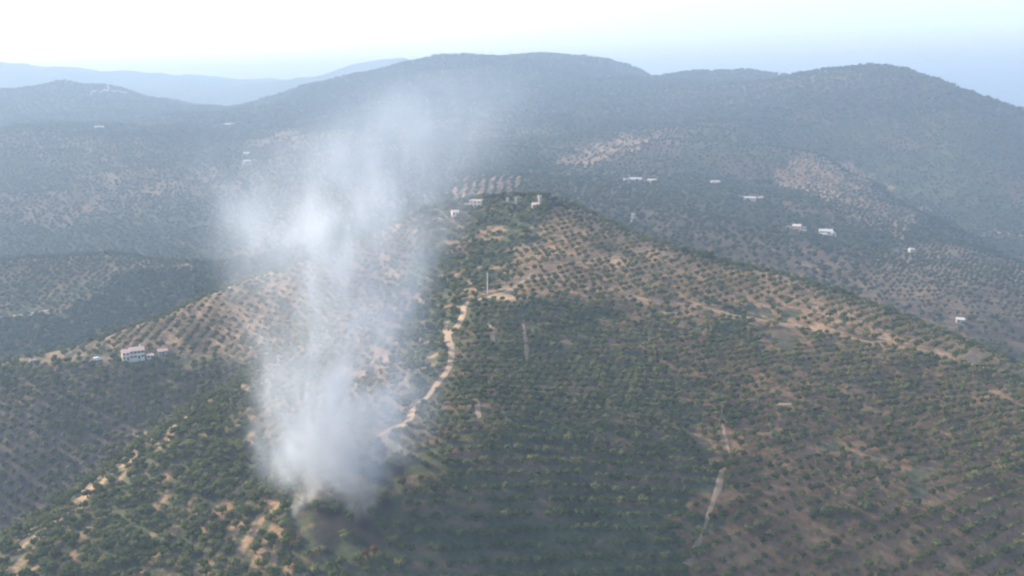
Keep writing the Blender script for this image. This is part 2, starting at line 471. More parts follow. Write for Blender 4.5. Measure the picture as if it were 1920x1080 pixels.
# ------------------------------------------------------------------ tracks
M_TRACK = plain("pale_dirt", (.29, .21, .135), .95, .22, .25)
M_TRACK2 = plain("dull_dirt", (.24, .168, .105), .95, .25, .25)
TRACK_PTS = []
def track(name, label, pts, width, material, lift=.22):
    P = [np.array(hit(*p)[:2]) for p in pts]
    dense = []
    for i in range(len(P) - 1):
        p0, p1, p2, p3 = P[max(i - 1, 0)], P[i], P[i + 1], P[min(i + 2, len(P) - 1)]
        n = max(2, int(np.linalg.norm(p2 - p1) / 2.5))
        for k in range(n):
            t = k / n
            dense.append(.5 * ((2 * p1) + (-p0 + p2) * t + (2 * p0 - 5 * p1 + 4 * p2 - p3) * t * t + (-p0 + 3 * p1 - 3 * p2 + p3) * t ** 3))
    dense.append(P[-1])
    D = np.array(dense)
    T = np.gradient(D, axis=0); T /= np.linalg.norm(T, axis=1)[:, None] + 1e-9
    Nn = np.stack([-T[:, 1], T[:, 0]], -1)
    s = np.arange(len(D)) * .8
    wl_ = width * (.32 + .36 * fbm(s * .25, s * 0 + len(D), 3)); wr = width * (.32 + .36 * fbm(s * .25, s * 0 + 30 + len(D), 3))
    if name == 'footpath':
        wl_ = width * np.clip(2.6 * fbm(s * .16, s * 0 + len(D), 3) - .85, .04, .7); wr = width * np.clip(2.6 * fbm(s * .16, s * 0 + len(D) + 7, 3) - .85, .04, .7)
    V, F = [], []
    for q in np.linspace(-1, 1, 7):
        w = np.where(q < 0, wl_, wr) * q
        xy = D + Nn * w[:, None]
        V.append(np.column_stack([xy, gz(xy[:, 0], xy[:, 1]) + lift * (1.0 if abs(q) < .9 else -.6)]))
    V = np.stack(V, 1).reshape(-1, 3)
    for i in range(len(D) - 1):
        for j in range(6):
            a = i * 7 + j
            F.append((a, a + 7, a + 8, a + 1))
    TRACK_PTS.append((D, width, 1.1 if name != 'footpath' else -.2))
    o = mesh_obj(name, V, F, material, smooth=True)
    return tag(o, label, kind="structure")

track("dirt_track", "pale dirt track climbing the spine of the hill above the fire",
      [(700, 825), (735, 805), (762, 795), (775, 770), (800, 745), (822, 718), (836, 700), (846, 678), (846, 650), (838, 632), (858, 612), (868, 590), (872, 572), (895, 563), (925, 556), (955, 545), (985, 528), (1000, 512)], 4.8, M_TRACK)
track("dirt_track", "short pale spur of track joining the spine road", [(846, 652), (842, 630), (834, 622), (838, 604)], 3.6, M_TRACK)
track("dirt_track", "dull contour track crossing the dry upper hillside to the shoulder",
      [(985, 505), (1020, 500), (1060, 497), (1100, 491), (1140, 482), (1190, 474), (1235, 470), (1262, 468)], 3.4, M_TRACK2)
track("dirt_track", "dull track along the foot of the dry tree rows", [(1165, 560), (1240, 566), (1300, 572), (1360, 588), (1440, 604), (1500, 612), (1570, 630), (1640, 645), (1710, 655), (1790, 668), (1840, 676)], 2.6, M_TRACK2)
track("footpath", "narrow light path dropping straight down the olive hillside", [(1350, 772), (1358, 800), (1366, 830), (1364, 862), (1354, 895), (1345, 930), (1333, 965), (1318, 1000), (1300, 1030), (1288, 1060)], 3.4, M_TRACK2)
track("footpath", "faint eroded strip between olives below the dirt road", [(890, 745), (897, 765), (903, 785)], 3.6, M_TRACK2)
track("footpath", "faint earth strip running down near the yellow patch", [(918, 605), (924, 625), (928, 645)], 3.6, M_TRACK2)
track("footpath", "tan earth strip beside the upper olive rows", [(983, 610), (988, 635), (990, 655), (985, 675)], 3.6, M_TRACK2)
track("lane", "pale lane along the valley below the far ridge", [(-60, 606), (0, 596), (50, 590), (100, 580)], 6, M_TRACK)
track("lane", "pale lane on the ridge across the valley", [(330, 498), (370, 496), (405, 494)], 6, M_TRACK)
track("lane", "pale road at the foot of the blue mountain", [(1855, 436), (1885, 438), (1935, 446)], 12, M_TRACK)
track("earth_bank", "thin pale bank between brown olive plots", [(1448, 759), (1490, 760)], 2.6, M_TRACK)
track("earth_bank", "thin pale bank among olives beside the footpath top", [(1388, 757), (1408, 757)], 2.6, M_TRACK)

# ------------------------------------------------------------------ trees
def leaf_material(name, lo, mid, hi, trans=.25):
    m, N, L = mat(name)
    o = N.new("ShaderNodeOutputMaterial")
    oi = N.new("ShaderNodeObjectInfo"); tc = N.new("ShaderNodeTexCoord")
    nz = N.new("ShaderNodeTexNoise"); nz.inputs["Scale"].default_value = 2.2; nz.inputs["Detail"].default_value = 2
    L.new(tc.outputs["Object"], nz.inputs["Vector"])
    ad = N.new("ShaderNodeMath"); ad.operation = 'MULTIPLY_ADD'; ad.inputs[1].default_value = .35
    sb = N.new("ShaderNodeMath"); sb.operation = 'MULTIPLY'; sb.inputs[1].default_value = .8
    L.new(oi.outputs["Random"], sb.inputs[0]); L.new(nz.outputs[0], ad.inputs[0]); L.new(sb.outputs[0], ad.inputs[2])
    cr = N.new("ShaderNodeValToRGB")
    cr.color_ramp.elements[0].color = (*lo, 1); cr.color_ramp.elements[0].position = .15
    cr.color_ramp.elements[1].color = (*hi, 1); cr.color_ramp.elements[1].position = .95
    e = cr.color_ramp.elements.new(.6); e.color = (*mid, 1)
    L.new(ad.outputs[0], cr.inputs[0])
    d = N.new("ShaderNodeBsdfDiffuse"); t = N.new("ShaderNodeBsdfTranslucent"); mx = N.new("ShaderNodeMixShader")
    mx.inputs[0].default_value = trans
    L.new(cr.outputs[0], d.inputs[0]); L.new(cr.outputs[0], t.inputs[0])
    L.new(d.outputs[0], mx.inputs[1]); L.new(t.outputs[0], mx.inputs[2]); L.new(mx.outputs[0], o.inputs[0])
    return m
M_OLIVE = leaf_material("olive_foliage", (.044, .058, .018), (.078, .094, .031), (.135, .136, .054))
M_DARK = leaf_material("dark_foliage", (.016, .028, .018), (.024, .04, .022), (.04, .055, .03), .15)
M_SCORCH = leaf_material("scorched_foliage", (.12, .05, .022), (.19, .085, .035), (.16, .10, .05))
M_WOOD = leaf_material("forest_foliage", (.028, .042, .024), (.048, .062, .033), (.08, .088, .05))
M_BARK = plain("bark", (.09, .075, .06), .95, .3, 3)
M_CHAR = plain("charred_bark", (.02, .018, .017), .95, .3, 3)

def crown_mesh(name, seed, lumps, leaves, leaf, mtl, squash=.72, base=.26, cone=False):
    """unit crown: about 1 wide, standing on z = base"""
    r = random.Random(seed)
    bm = bmesh.new()
    L = []
    for i in range(lumps):
        a = i * 2.4 + r.random() * .8
        if cone:
            f = i / max(1, lumps - 1)
            c = Vector((r.uniform(-.04, .04), r.uniform(-.04, .04), base + .15 + f * (squash - .25)))
            s = .22 * (1 - f * .72)
            sc = (s, s, s * 1.7)
        else:
            d = (.0 if i == 0 else r.uniform(.17, .30))
            c = Vector((math.cos(a) * d, math.sin(a) * d, base + squash * r.uniform(.30, .62)))
            s = r.uniform(.17, .26) if i else .27
            sc = (s * r.uniform(.85, 1.2), s * r.uniform(.85, 1.2), s * r.uniform(.75, 1.0))
        L.append((c, sc))
        ret = bmesh.ops.create_icosphere(bm, subdivisions=1, radius=.86)
        for v in ret["verts"]:
            k = r.uniform(.75, 1.18)
            v.co = Vector((v.co.x * sc[0] * k, v.co.y * sc[1] * k, v.co.z * sc[2] * k)) + c
    for i in range(leaves):
        c, sc = L[r.randrange(len(L))]
        n = Vector((r.gauss(0, 1), r.gauss(0, 1), r.gauss(.25, 1))).normalized()
        p = c + Vector((n.x * sc[0], n.y * sc[1], n.z * sc[2])) * r.uniform(.8, 1.22)
        q = (n + Vector((r.gauss(0, .5), r.gauss(0, .5), r.gauss(0, .5)))).normalized()
        t = q.orthogonal().normalized(); b = q.cross(t)
        w = leaf * r.uniform(.6, 1.3); h = leaf * r.uniform(.6, 1.3)
        vs_ = [bm.verts.new(p + t * w * x + b * h * y) for x, y in ((-1, -.4), (0, -1), (1, .2), (.1, 1))]
        bm.faces.new(vs_)
    me_ = bpy.data.meshes.new(name)
    bm.to_mesh(me_); bm.free()
    me_.materials.append(mtl)
    return me_

def trunk_mesh(name, seed, mtl, top=.46, r0=.055, limbs=3):
    r = random.Random(seed)
    V, F = [], []
    def limb(p0, p1, ra, rb, n=6):
        d = (p1 - p0).normalized(); t = d.orthogonal().normalized(); b = d.cross(t)
        s = len(V)
        for p, q in ((p0, ra), ((p0 + p1) / 2 + Vector((r.uniform(-.02, .02), r.uniform(-.02, .02), 0)), (ra + rb) / 2), (p1, rb)):
            for i in range(n):
                a = i * 2 * math.pi / n
                V.append(p + (t * math.cos(a) + b * math.sin(a)) * q * r.uniform(.85, 1.15))
        for k in range(2):
            for i in range(n):
                F.append((s + k * n + i, s + k * n + (i + 1) % n, s + (k + 1) * n + (i + 1) % n, s + (k + 1) * n + i))
    fork = Vector((r.uniform(-.03, .03), r.uniform(-.03, .03), top * .55))
    limb(Vector((0, 0, -.12)), fork, r0 * 1.25, r0 * .85)
    for i in range(limbs):
        a = i * 2 * math.pi / limbs + r.random()
        limb(fork - Vector((0, 0, .02)), Vector((math.cos(a) * .17, math.sin(a) * .17, top * r.uniform(.95, 1.2))), r0 * .7, r0 * .28, 5)
    me_ = bpy.data.meshes.new(name)
    me_.from_pydata([tuple(v) for v in V], [], F)
    me_.materials.append(mtl)
    return me_

NV = 6
CROWN_N = [crown_mesh("olive_crown", 100 + i, 6, 170, .055, M_OLIVE, .66, .14) for i in range(NV)]
TRUNK_N = [trunk_mesh("olive_trunk", 200 + i, M_BARK) for i in range(NV)]
CROWN_S = [crown_mesh("scorched_crown", 300 + i, 3, 120, .05, M_SCORCH, .66, .14) for i in range(3)]
CROWN_D = [crown_mesh("dark_crown", 400 + i, 7, 170, .055, M_DARK, .85, .14) for i in range(3)]
CROWN_C = [crown_mesh("cypress_crown", 450 + i, 7, 150, .05, M_DARK, 1.0, .08, True) for i in range(2)]
TRUNK_D = trunk_mesh("tree_trunk", 250, M_BARK, .5, .05)
TRUNK_C = trunk_mesh("cypress_trunk", 251, M_BARK, .5, .03, 2)
TRUNK_CH = trunk_mesh("charred_trunk", 252, M_CHAR)

# prototypes for the uncountable trees: kept out of the scene, drawn through geometry nodes
def proto_collection(name, n, leaves, leaf, mtl, lumps=5, squash=.66):
    c = bpy.data.collections.new(name)
    for i in range(n):
        bm = bmesh.new()
        a = crown_mesh(name, 500 + i * 7 + len(name), lumps, leaves, leaf, mtl, squash, .12)
        b = trunk_mesh(name, 520 + i, M_BARK)
        bm.from_mesh(a)
        k = len(bm.faces)
        bm.from_mesh(b)
        bm.faces.ensure_lookup_table()
        for f in bm.faces[k:]:
            f.material_index = 1
        m_ = bpy.data.meshes.new(name)
        bm.to_mesh(m_); bm.free()
        m_.materials.append(mtl); m_.materials.append(M_BARK)
        c.objects.link(bpy.data.objects.new(name + "_%02d" % i, m_))
    return c
PC_OLIVE = proto_collection("olive_shape", 6, 70, .075, M_OLIVE)
PC_WOOD = proto_collection("wood_shape", 5, 40, .09, M_WOOD, 4, .8)
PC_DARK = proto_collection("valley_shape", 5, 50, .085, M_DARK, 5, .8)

def scatter(name, label, cat, pts, size, collection, nvar, seed):
    """one 'stuff' object: points carrying size, turn and shape number, instanced by geometry nodes"""
    n = len(pts)
    r = np.random.default_rng(seed)
    me_ = bpy.data.meshes.new(name)
    me_.vertices.add(n)
    me_.vertices.foreach_set("co", np.asarray(pts, np.float32).ravel())
    for nm, ty, val in (("size", 'FLOAT', size), ("turn", 'FLOAT', r.random(n) * 6.283), ("shape", 'INT', r.integers(0, nvar, n))):
        a = me_.attributes.new(nm, ty, 'POINT')
        a.data.foreach_set("value", np.asarray(val, np.int32 if ty == 'INT' else np.float32))
    o = bpy.data.objects.new(name, me_)
    COL.objects.link(o)
    g = bpy.data.node_groups.new(name + "_nodes", 'GeometryNodeTree')
    g.interface.new_socket("Geometry", in_out='INPUT', socket_type='NodeSocketGeometry')
    g.interface.new_socket("Geometry", in_out='OUTPUT', socket_type='NodeSocketGeometry')
    gi, go = g.nodes.new("NodeGroupInput"), g.nodes.new("NodeGroupOutput")
    ip = g.nodes.new("GeometryNodeInstanceOnPoints")
    ci = g.nodes.new("GeometryNodeCollectionInfo")
    ci.inputs["Collection"].default_value = collection
    ci.inputs["Separate Children"].default_value = True
    ci.inputs["Reset Children"].default_value = True
    def attr(nm, ty):
        a = g.nodes.new("GeometryNodeInputNamedAttribute"); a.data_type = ty
        a.inputs[0].default_value = nm
        return a.outputs[0]
    cx = g.nodes.new("ShaderNodeCombineXYZ")
    sx = g.nodes.new("ShaderNodeCombineXYZ")
    g.links.new(attr("turn", 'FLOAT'), cx.inputs[2])
    sz = attr("size", 'FLOAT')
    for k in range(3):
        g.links.new(sz, sx.inputs[k])
    g.links.new(gi.outputs[0], ip.inputs["Points"])
    g.links.new(ci.outputs[0], ip.inputs["Instance"])
    ip.inputs["Pick Instance"].default_value = True
    g.links.new(attr("shape", 'INT'), ip.inputs["Instance Index"])
    g.links.new(cx.outputs[0], ip.inputs["Rotation"])
    g.links.new(sx.outputs[0], ip.inputs["Scale"])
    g.links.new(ip.outputs[0], go.inputs[0])
    md = o.modifiers.new("trees", 'NODES')
    md.node_group = g
    return tag(o, label, cat, None, "stuff")

def on_track(X, Y):
    bad = np.zeros(len(X), bool)
    for D, w, pad in TRACK_PTS:
        lo, hi = D.min(0) - w, D.max(0) + w
        k = np.nonzero((X > lo[0]) & (X < hi[0]) & (Y > lo[1]) & (Y < hi[1]))[0]
        if len(k):
            d = np.min(np.hypot(X[k, None] - D[None, :, 0], Y[k, None] - D[None, :, 1]), 1)
            bad[k[d < w * .45 + pad]] = True
    return bad

CLEAR = []            # (x, y, radius): spots kept free for buildings
def clear_of(X, Y):
    ok = np.ones(len(X), bool)
    for x, y, r in CLEAR:
        ok &= np.hypot(X - x, Y - y) > r
    return ok

def lattice(x0, x1, y0, y1, a, b, ang, jit, rng):
    """tree rows: a between rows, b along a row, rows turned by ang"""
    cx_, cy_ = (x0 + x1) / 2, (y0 + y1) / 2
    R_ = math.hypot(x1 - x0, y1 - y0) / 2
    u, v = np.meshgrid(np.arange(-R_, R_, b), np.arange(-R_, R_, a))
    u = u + (np.arange(u.shape[0]) % 2)[:, None] * b * .5
    u = u.ravel() + rng.normal(0, jit * b, u.size); v = v.ravel() + rng.normal(0, jit * a, v.size)
    v = v + (fbm(u / 130, v / 130, 2) - .5) * 12
    t = rad(ang)
    X, Y = cx_ + u * math.cos(t) - v * math.sin(t), cy_ + u * math.sin(t) + v * math.cos(t)
    k = (X > x0) & (X < x1) & (Y > y0) & (Y < y1)
    return X[k], Y[k]

# ------------------------------------------------------------------ buildings
M_CREAM = plain("cream_render", (.72, .58, .48), .9, .1, .4)
M_WHITE = plain("white_wash", (.36, .345, .325), .9, .1, .4)
M_STONE = plain("tan_stone", (.36, .29, .22), .9, .2, .8)
M_TILE = plain("terracotta_tile", (.40, .24, .17), .85, .25, 1.2)
M_PALETILE = plain("pale_tile", (.58, .40, .32), .85, .2, 1.2)
M_DULLTILE = plain("weathered_tile", (.42, .35, .31), .9, .2, 1.0)
M_FLATROOF = plain("grey_roof", (.45, .43, .41), .9, .15, .5)
M_GLASS = plain("dark_glass", (.03, .035, .04), .25, .1, 1)
M_DOOR = plain("brown_door", (.12, .07, .04), .7, .2, 3)
M_SHUT = plain("green_shutter", (.10, .19, .13), .7, .15, 3)
M_SHEET = plain("white_sheet_metal", (.78, .79, .8), .45, .05, 1)
M_RUBBER = plain("tyre_rubber", (.02, .02, .02), .9, .1, 3)
M_POLE = plain("weathered_pole", (.5, .47, .42), .8, .15, 1)

def box_mesh(name, w, d, z0, z1, mtl, bev=0):
    bm = bmesh.new()
    bmesh.ops.create_cube(bm, size=1)
    for v in bm.verts:
        v.co = Vector((v.co.x * w, v.co.y * d, z0 + (v.co.z + .5) * (z1 - z0)))
    if bev:
        bmesh.ops.bevel(bm, geom=bm.edges[:], offset=bev, segments=2, affect='EDGES')
    m_ = bpy.data.meshes.new(name)
    bm.to_mesh(m_); bm.free(); m_.materials.append(mtl)
    return m_

def put(name, mesh, parent, loc=(0, 0, 0), rz=0):
    o = bpy.data.objects.new(name, mesh)
    COL.objects.link(o); o.parent = parent; o.location = loc; o.rotation_euler = (0, 0, rz)
    return o

def gable(w, d, h, rise, over=.35, thick=.22):
    """two pitched slabs along x with thickness"""
    V, F = [], []
    for s in (-1, 1):
        k = len(V)
        for x in (-w / 2 - over, w / 2 + over):
            V += [(x, s * (d / 2 + over), h - over * rise / (d / 2)), (x, 0, h + rise), (x, 0, h + rise + thick), (x, s * (d / 2 + over), h - over * rise / (d / 2) + thick)]
        F += [(k, k + 1, k + 2, k + 3), (k + 4, k + 7, k + 6, k + 5), (k, k + 4, k + 5, k + 1), (k + 3, k + 2, k + 6, k + 7), (k, k + 3, k + 7, k + 4)]
    return V, F

def house(name, label, spot, w, d, h, rz, roof, wall, roofm, cols=3, floors=1, group=None, shut=None, chimney=True, clear=1.0):
    x, y, z = spot
    CLEAR.append((x, y, max(w, d) * .62 * clear + 2))
    e = thing(name, label, "house" if h < 9 else "building", (x, y, z), rz, group)
    rise = d * .26
    V = [(-w / 2, -d / 2, -4), (w / 2, -d / 2, -4), (w / 2, d / 2, -4), (-w / 2, d / 2, -4), (-w / 2, -d / 2, h), (w / 2, -d / 2, h), (w / 2, d / 2, h), (-w / 2, d / 2, h)]
    F = [(0, 1, 5, 4), (1, 2, 6, 5), (2, 3, 7, 6), (3, 0, 4, 7)]
    if roof == 'gable':
        V += [(-w / 2, 0, h + rise - .03), (w / 2, 0, h + rise - .03)]
        F += [(4, 8, 7), (5, 6, 9)]
    else:
        F += [(4, 5, 6, 7)]
    mesh_obj("wall", V, F, wall, e)
    if roof == 'gable':
        rV, rF = gable(w, d, h, rise)
        ro = mesh_obj("roof", rV, rF, roofm, e)
    else:
        bm = bmesh.new()
        for (bx_, by_, bw, bd) in ((0, -d / 2, w + .3, .3), (0, d / 2, w + .3, .3), (-w / 2, 0, .3, d - .3), (w / 2, 0, .3, d - .3)):
            r_ = bmesh.ops.create_cube(bm, size=1)
            for v in r_["verts"]:
                v.co = Vector((v.co.x * bw + bx_, v.co.y * bd + by_, h + .25 + v.co.z * .55))
        ro = bm_obj("parapet", bm, roofm, e)
    if chimney:
        put("chimney", box_mesh("chimney", .8, .8, h + .2, h + rise + 1.0 if roof == 'gable' else h + 1.4, wall), ro, (w * .28, d * .15, 0))
    fh = h / floors
    wm = box_mesh("window", 1.0, .12, 0, 1.35, M_GLASS)
    fm = box_mesh("frame", 1.3, .08, -.12, 1.47, M_WHITE)
    sm = box_mesh("shutter", .5, .08, 0, 1.35, shut) if shut else None
    for f in range(floors):
        for i in range(cols):
            xx = -w / 2 + (i + .5) * w / cols
            if f == 0 and i == cols // 2:
                put("door", box_mesh("door", 1.4, .14, -.1, 2.2, M_DOOR), e, (xx, -d / 2 - .03, 0))
                continue
            zz = f * fh + fh * .36
            wo_ = put("window", wm, e, (xx, -d / 2 - .06, zz))
            put("frame", fm, wo_, (0, .03, 0))
            if sm:
                for s in (-1, 1):
                    put("shutter", sm, wo_, (s * .92, -.02, 0))
        for s in (-1, 1):
            put("window", wm, e, (s * (w / 2 + .03), 0, f * fh + fh * .36), math.pi / 2)
    return e

def face_cam(spot, off=0):
    return math.atan2(spot[0], spot[1]) * -1 + rad(off)

# farmhouse on the shelf, its low wings and the van
S0 = hit(253, 673)
RZ0 = face_cam(S0, 6)
def beside(s, rz, dx, dy):
    x, y = s[0] + dx * math.cos(rz) - dy * math.sin(rz), s[1] + dx * math.sin(rz) + dy * math.cos(rz)
    return (x, y, float(gz(x, y)[0]))
fh_ = house("farmhouse", "long two-storey cream farmhouse with pink tiled roof above the shaded grove", (S0[0] + 1.5, S0[1], S0[2] + .6), 10.2, 7.5, 6.2, RZ0, 'gable', M_CREAM, M_PALETILE, 4, 2, None, M_SHUT)
house("farmhouse_wing", "plain cream block joined to the end of the two-storey farmhouse", (*beside(S0, RZ0, -6.4, -1.0)[:2], S0[2] + .4), 5.2, 7.0, 5.6, RZ0, 'gable', M_CREAM, M_PALETILE, 2, 2, None, None, False)
house("outbuilding", "low cream shed against the farmhouse gable", beside(S0, RZ0, 10.4, -2), 4.6, 4.5, 2.0, RZ0, 'flat', M_CREAM, M_CREAM, 2, 1, None, None, False)
house("outbuilding", "low white store standing apart beyond the cream shed", beside(S0, RZ0, 20, 2), 6.5, 4.5, 2.2, RZ0, 'gable', M_WHITE, M_PALETILE, 3, 1, None, None, False)

def van(spot, rz):
    x, y, z = spot
    CLEAR.append((x, y, 5.5))
    e = thing("parked_van", "white van parked on the shelf beside the farmhouse", "van", (x, y, z + .1), rz)
    prof = [(-2.6, .35), (2.5, .35), (2.6, .9), (2.35, 1.15), (1.7, 1.3), (1.1, 2.2), (.8, 2.35), (-2.5, 2.35), (-2.62, 2.1)]
    V = [(px_, s * .98, pz_) for s in (-1, 1) for px_, pz_ in prof]
    n = len(prof)
    F = [tuple(range(n)), tuple(range(2 * n - 1, n - 1, -1))] + [(i, i + n, (i + 1) % n + n, (i + 1) % n) for i in range(n)]
    b = mesh_obj("body", V, F, M_SHEET, e)
    mesh_obj("windscreen", [(1.66, -.85, 1.38), (1.66, .85, 1.38), (1.15, .8, 2.18), (1.15, -.8, 2.18)], [(0, 1, 2, 3)], M_GLASS, e).location = (.03, 0, .02)
    for s in (-1, 1):
        mesh_obj("side_window", [(.2, s * .99, 1.4), (1.3, s * .99, 1.4), (.95, s * .99, 2.1), (.2, s * .99, 2.1)], [(0, 1, 2, 3)], M_GLASS, e)
        for wx in (-1.7, 1.7):
            bm = bmesh.new()
            bmesh.ops.create_cone(bm, cap_ends=True, segments=14, radius1=.36, radius2=.36, depth=.24, matrix=Matrix.Rotation(math.pi / 2, 4, 'X'))
            w = bm_obj("wheel", bm, M_RUBBER, e); w.location = (wx, s * .92, .36)
        put("headlight", box_mesh("headlight", .08, .3, .75, 1.0, M_GLASS), e, (2.56, s * .7, 0))
SV = hit(183, 677)
van(SV, face_cam(SV, 4))
SH = hit(60, 683)
house("field_hut", "tiny pale hut at the far end of the farmhouse shelf", hit(62, 682), 4, 3.5, 2.4, face_cam(SH, 10), 'flat', M_WHITE, M_WHITE, 2, 1, None, None, False)

# buildings on the summit
def on(px, py, lo=330, hi=12000):
    return hit(px, py, lo, hi)
s = on(893, 388); house("hilltop_house", "cream hilltop house with flat roof among the summit trees", s, 10, 8, 5.5, face_cam(s, -14), 'flat', M_CREAM, M_CREAM, 3, 2, None, None, False)
s = on(878, 390); house("hilltop_annex", "small cream annex beside the flat-roofed hilltop house", s, 4.5, 5, 3.2, face_cam(s, -14), 'flat', M_CREAM, M_FLATROOF, 2, 1, None, None, False)
s = on(1004, 391); house("hilltop_cottage", "small white cottage under the white summit turret", s, 6, 5, 3.6, face_cam(s, 10), 'gable', M_WHITE, M_PALETILE, 2, 1, None, None, False)
s = on(853, 404); house("ridge_cottage", "pale cottage just below the summit on the smoky side", s, 6, 5, 3.2, face_cam(s, 15), 'gable', M_CREAM, M_PALETILE, 2, 1, None, None, False)

def shaft(name, label, cat, spot, w, h, material, group=None, cap=True):
    CLEAR.append((spot[0], spot[1], 4))
    e = thing(name, label, cat, spot, face_cam(spot, 12), group)
    put("plinth", box_mesh("plinth", w * 1.35, w * 1.35, -2, h * .16, material, .06), e)
    put("column", box_mesh("column", w, w, h * .16 + .003, h * .9, material, .05), e)
    if cap:
        put("cap", box_mesh("cap", w * 1.3, w * 1.3, h * .9 + .003, h, material, .06), e)
    return e
shaft("summit_pillar", "slim white masonry pillar on the wooded hilltop, one of a pair", "pillar", on(952, 384), 1.9, 6.0, M_WHITE, "white pillars on the hilltop")
shaft("summit_pillar", "slim white masonry pillar on the wooded hilltop, one of a pair", "pillar", on(968, 383), 1.9, 6.0, M_WHITE, "white pillars on the hilltop")
shaft("white_turret", "square white turret rising behind the small summit cottage", "turret", on(1012, 386), 2.4, 8.5, M_WHITE)
shaft("water_tower", "narrow white water tower standing below the dry shoulder", "tower", on(1187, 416), 3.2, 9.5, M_WHITE)

def pole(spot, h):
    CLEAR.append((spot[0], spot[1], 5))
    e = thing("utility_pole", "tall pale utility pole in dark trees above the spine road", "pole", spot, .5)
    bm = bmesh.new()
    bmesh.ops.create_cone(bm, cap_ends=True, segments=10, radius1=.42, radius2=.26, depth=h + 2, matrix=Matrix.Translation((0, 0, h / 2 - 1)))
    bm_obj("pole", bm, M_POLE, e)
    put("crossarm", box_mesh("crossarm", 2.4, .18, h - 1.2, h - .95, M_POLE), e, (0, -.3, 0))
    for k in (-1, 0, 1):
        bm = bmesh.new()
        bmesh.ops.create_cone(bm, cap_ends=True, segments=8, radius1=.11, radius2=.07, depth=.4)
        bm_obj("insulator", bm, M_WHITE, e).location = (k * 1.05, -.3, h - .74)
pole(on(914, 552), 15)

# farms across the valley
s = on(1548, 440); r0 = face_cam(s, 8)
house("farmhouse", "large white farmhouse with pale roof on the hillside across the valley", s, 17, 9, 4.6, r0, 'gable', M_WHITE, M_FLATROOF, 5, 1, None, None, False)
b2 = beside(s, r0, 9.5, -5)
house("farmhouse_gable_wing", "white gable-ended wing of the large farmhouse across the valley", b2, 9, 6, 5.0, r0 + math.pi / 2, 'gable', M_WHITE, M_FLATROOF, 2, 1, None, None, False)
b2 = beside(s, r0, -4, -12)
house("outbuilding", "brick-coloured barn below the large white farmhouse", b2, 8, 6, 3.0, r0, 'gable', M_STONE, M_DULLTILE, 3, 1, None, None, False)
s = on(1494, 432); r0 = face_cam(s, -10)
house("stone_farmhouse", "tan stone farmhouse between two small white sheds", s, 11, 8, 5.6, r0, 'gable', M_STONE, M_DULLTILE, 3, 2)
for k, (dx, dy, w, lb) in enumerate(((-10, -4, 6, "small white shed at the tree side of the tan stone farmhouse"), (10, -5, 7, "white shed between the tan farmhouse and the large white one"), (7, 14, 5.5, "white hut uphill of the tan stone farmhouse"))):
    house("farm_shed", lb, beside(s, r0, dx, dy), w, 4.5, 2.9, r0, 'flat', M_WHITE, M_WHITE, 2, 1, None, None, False)
s = on(1176, 342); house("white_house", "bright white house at the edge of the far olive terraces", s, 11, 8, 6.0, face_cam(s, 20), 'flat', M_WHITE, M_WHITE, 3, 2, None, None, False)
s = on(1192, 340); house("long_barn", "long grey-roofed barn next to the bright white terrace house", s, 19, 8, 3.8, face_cam(s, 4), 'gable', M_WHITE, M_FLATROOF, 5, 1, None, None, False)
s = on(1222, 342); house("pale_barn", "pale low barn beyond the grey-roofed long one by the white terrace house", s, 14, 7, 3.5, face_cam(s, 0), 'gable', M_CREAM, M_FLATROOF, 4, 1, None, None, False)
s = on(1341, 347); house("white_villa", "white villa alone among dark trees below the mountain", s, 14, 9, 5.5, face_cam(s, 16), 'gable', M_WHITE, M_DULLTILE, 4, 2, None, None, False)
s = on(1402, 374); house("greenhouse", "long low white shed on a terrace above the valley farms", s, 24, 7, 2.8, face_cam(s, -8), 'gable', M_WHITE, M_WHITE, 6, 1, None, None, False)
s = on(1426, 376); house("terrace_cottage", "small white cottage at the end of the long white shed", s, 7, 6, 4.0, face_cam(s, 5), 'gable', M_WHITE, M_DULLTILE, 2, 1, None, None, False)
s = on(1709, 474); house("lone_cottage", "lone pinkish-white cottage among olives on the far slope", s, 7, 6, 4.4, face_cam(s, 25), 'gable', M_WHITE, M_DULLTILE, 2, 1, None, None, False)
s = on(1800, 606); house("roadside_house", "white house in the valley behind the dry shoulder's end", s, 7, 5.5, 4.0, face_cam(s, 10), 'gable', M_WHITE, M_FLATROOF, 2, 1, None, None, False)
s = on(186, 242); house("white_barn", "white barn on the far wooded crest before the town hill", s, 22, 9, 5.5, face_cam(s, 0), 'gable', M_WHITE, M_FLATROOF, 5, 1, None, None, False)
s = on(462, 291); house("distant_house", "small white house high on the hazy slope behind the smoke", s, 14, 8, 5, face_cam(s, 0), 'gable', M_WHITE, M_FLATROOF, 3, 1, None, None, False)
s = on(463, 306); house("distant_house", "small white house just downhill of its twin behind the smoke", s, 15, 8, 5, face_cam(s, 12), 'gable', M_WHITE, M_FLATROOF, 3, 1, None, None, False)
s = on(430, 237); house("distant_barn", "long pale barn on the hazy saddle beyond the valley", s, 24, 9, 5, face_cam(s, 0), 'gable', M_WHITE, M_FLATROOF, 5, 1, None, None, False)
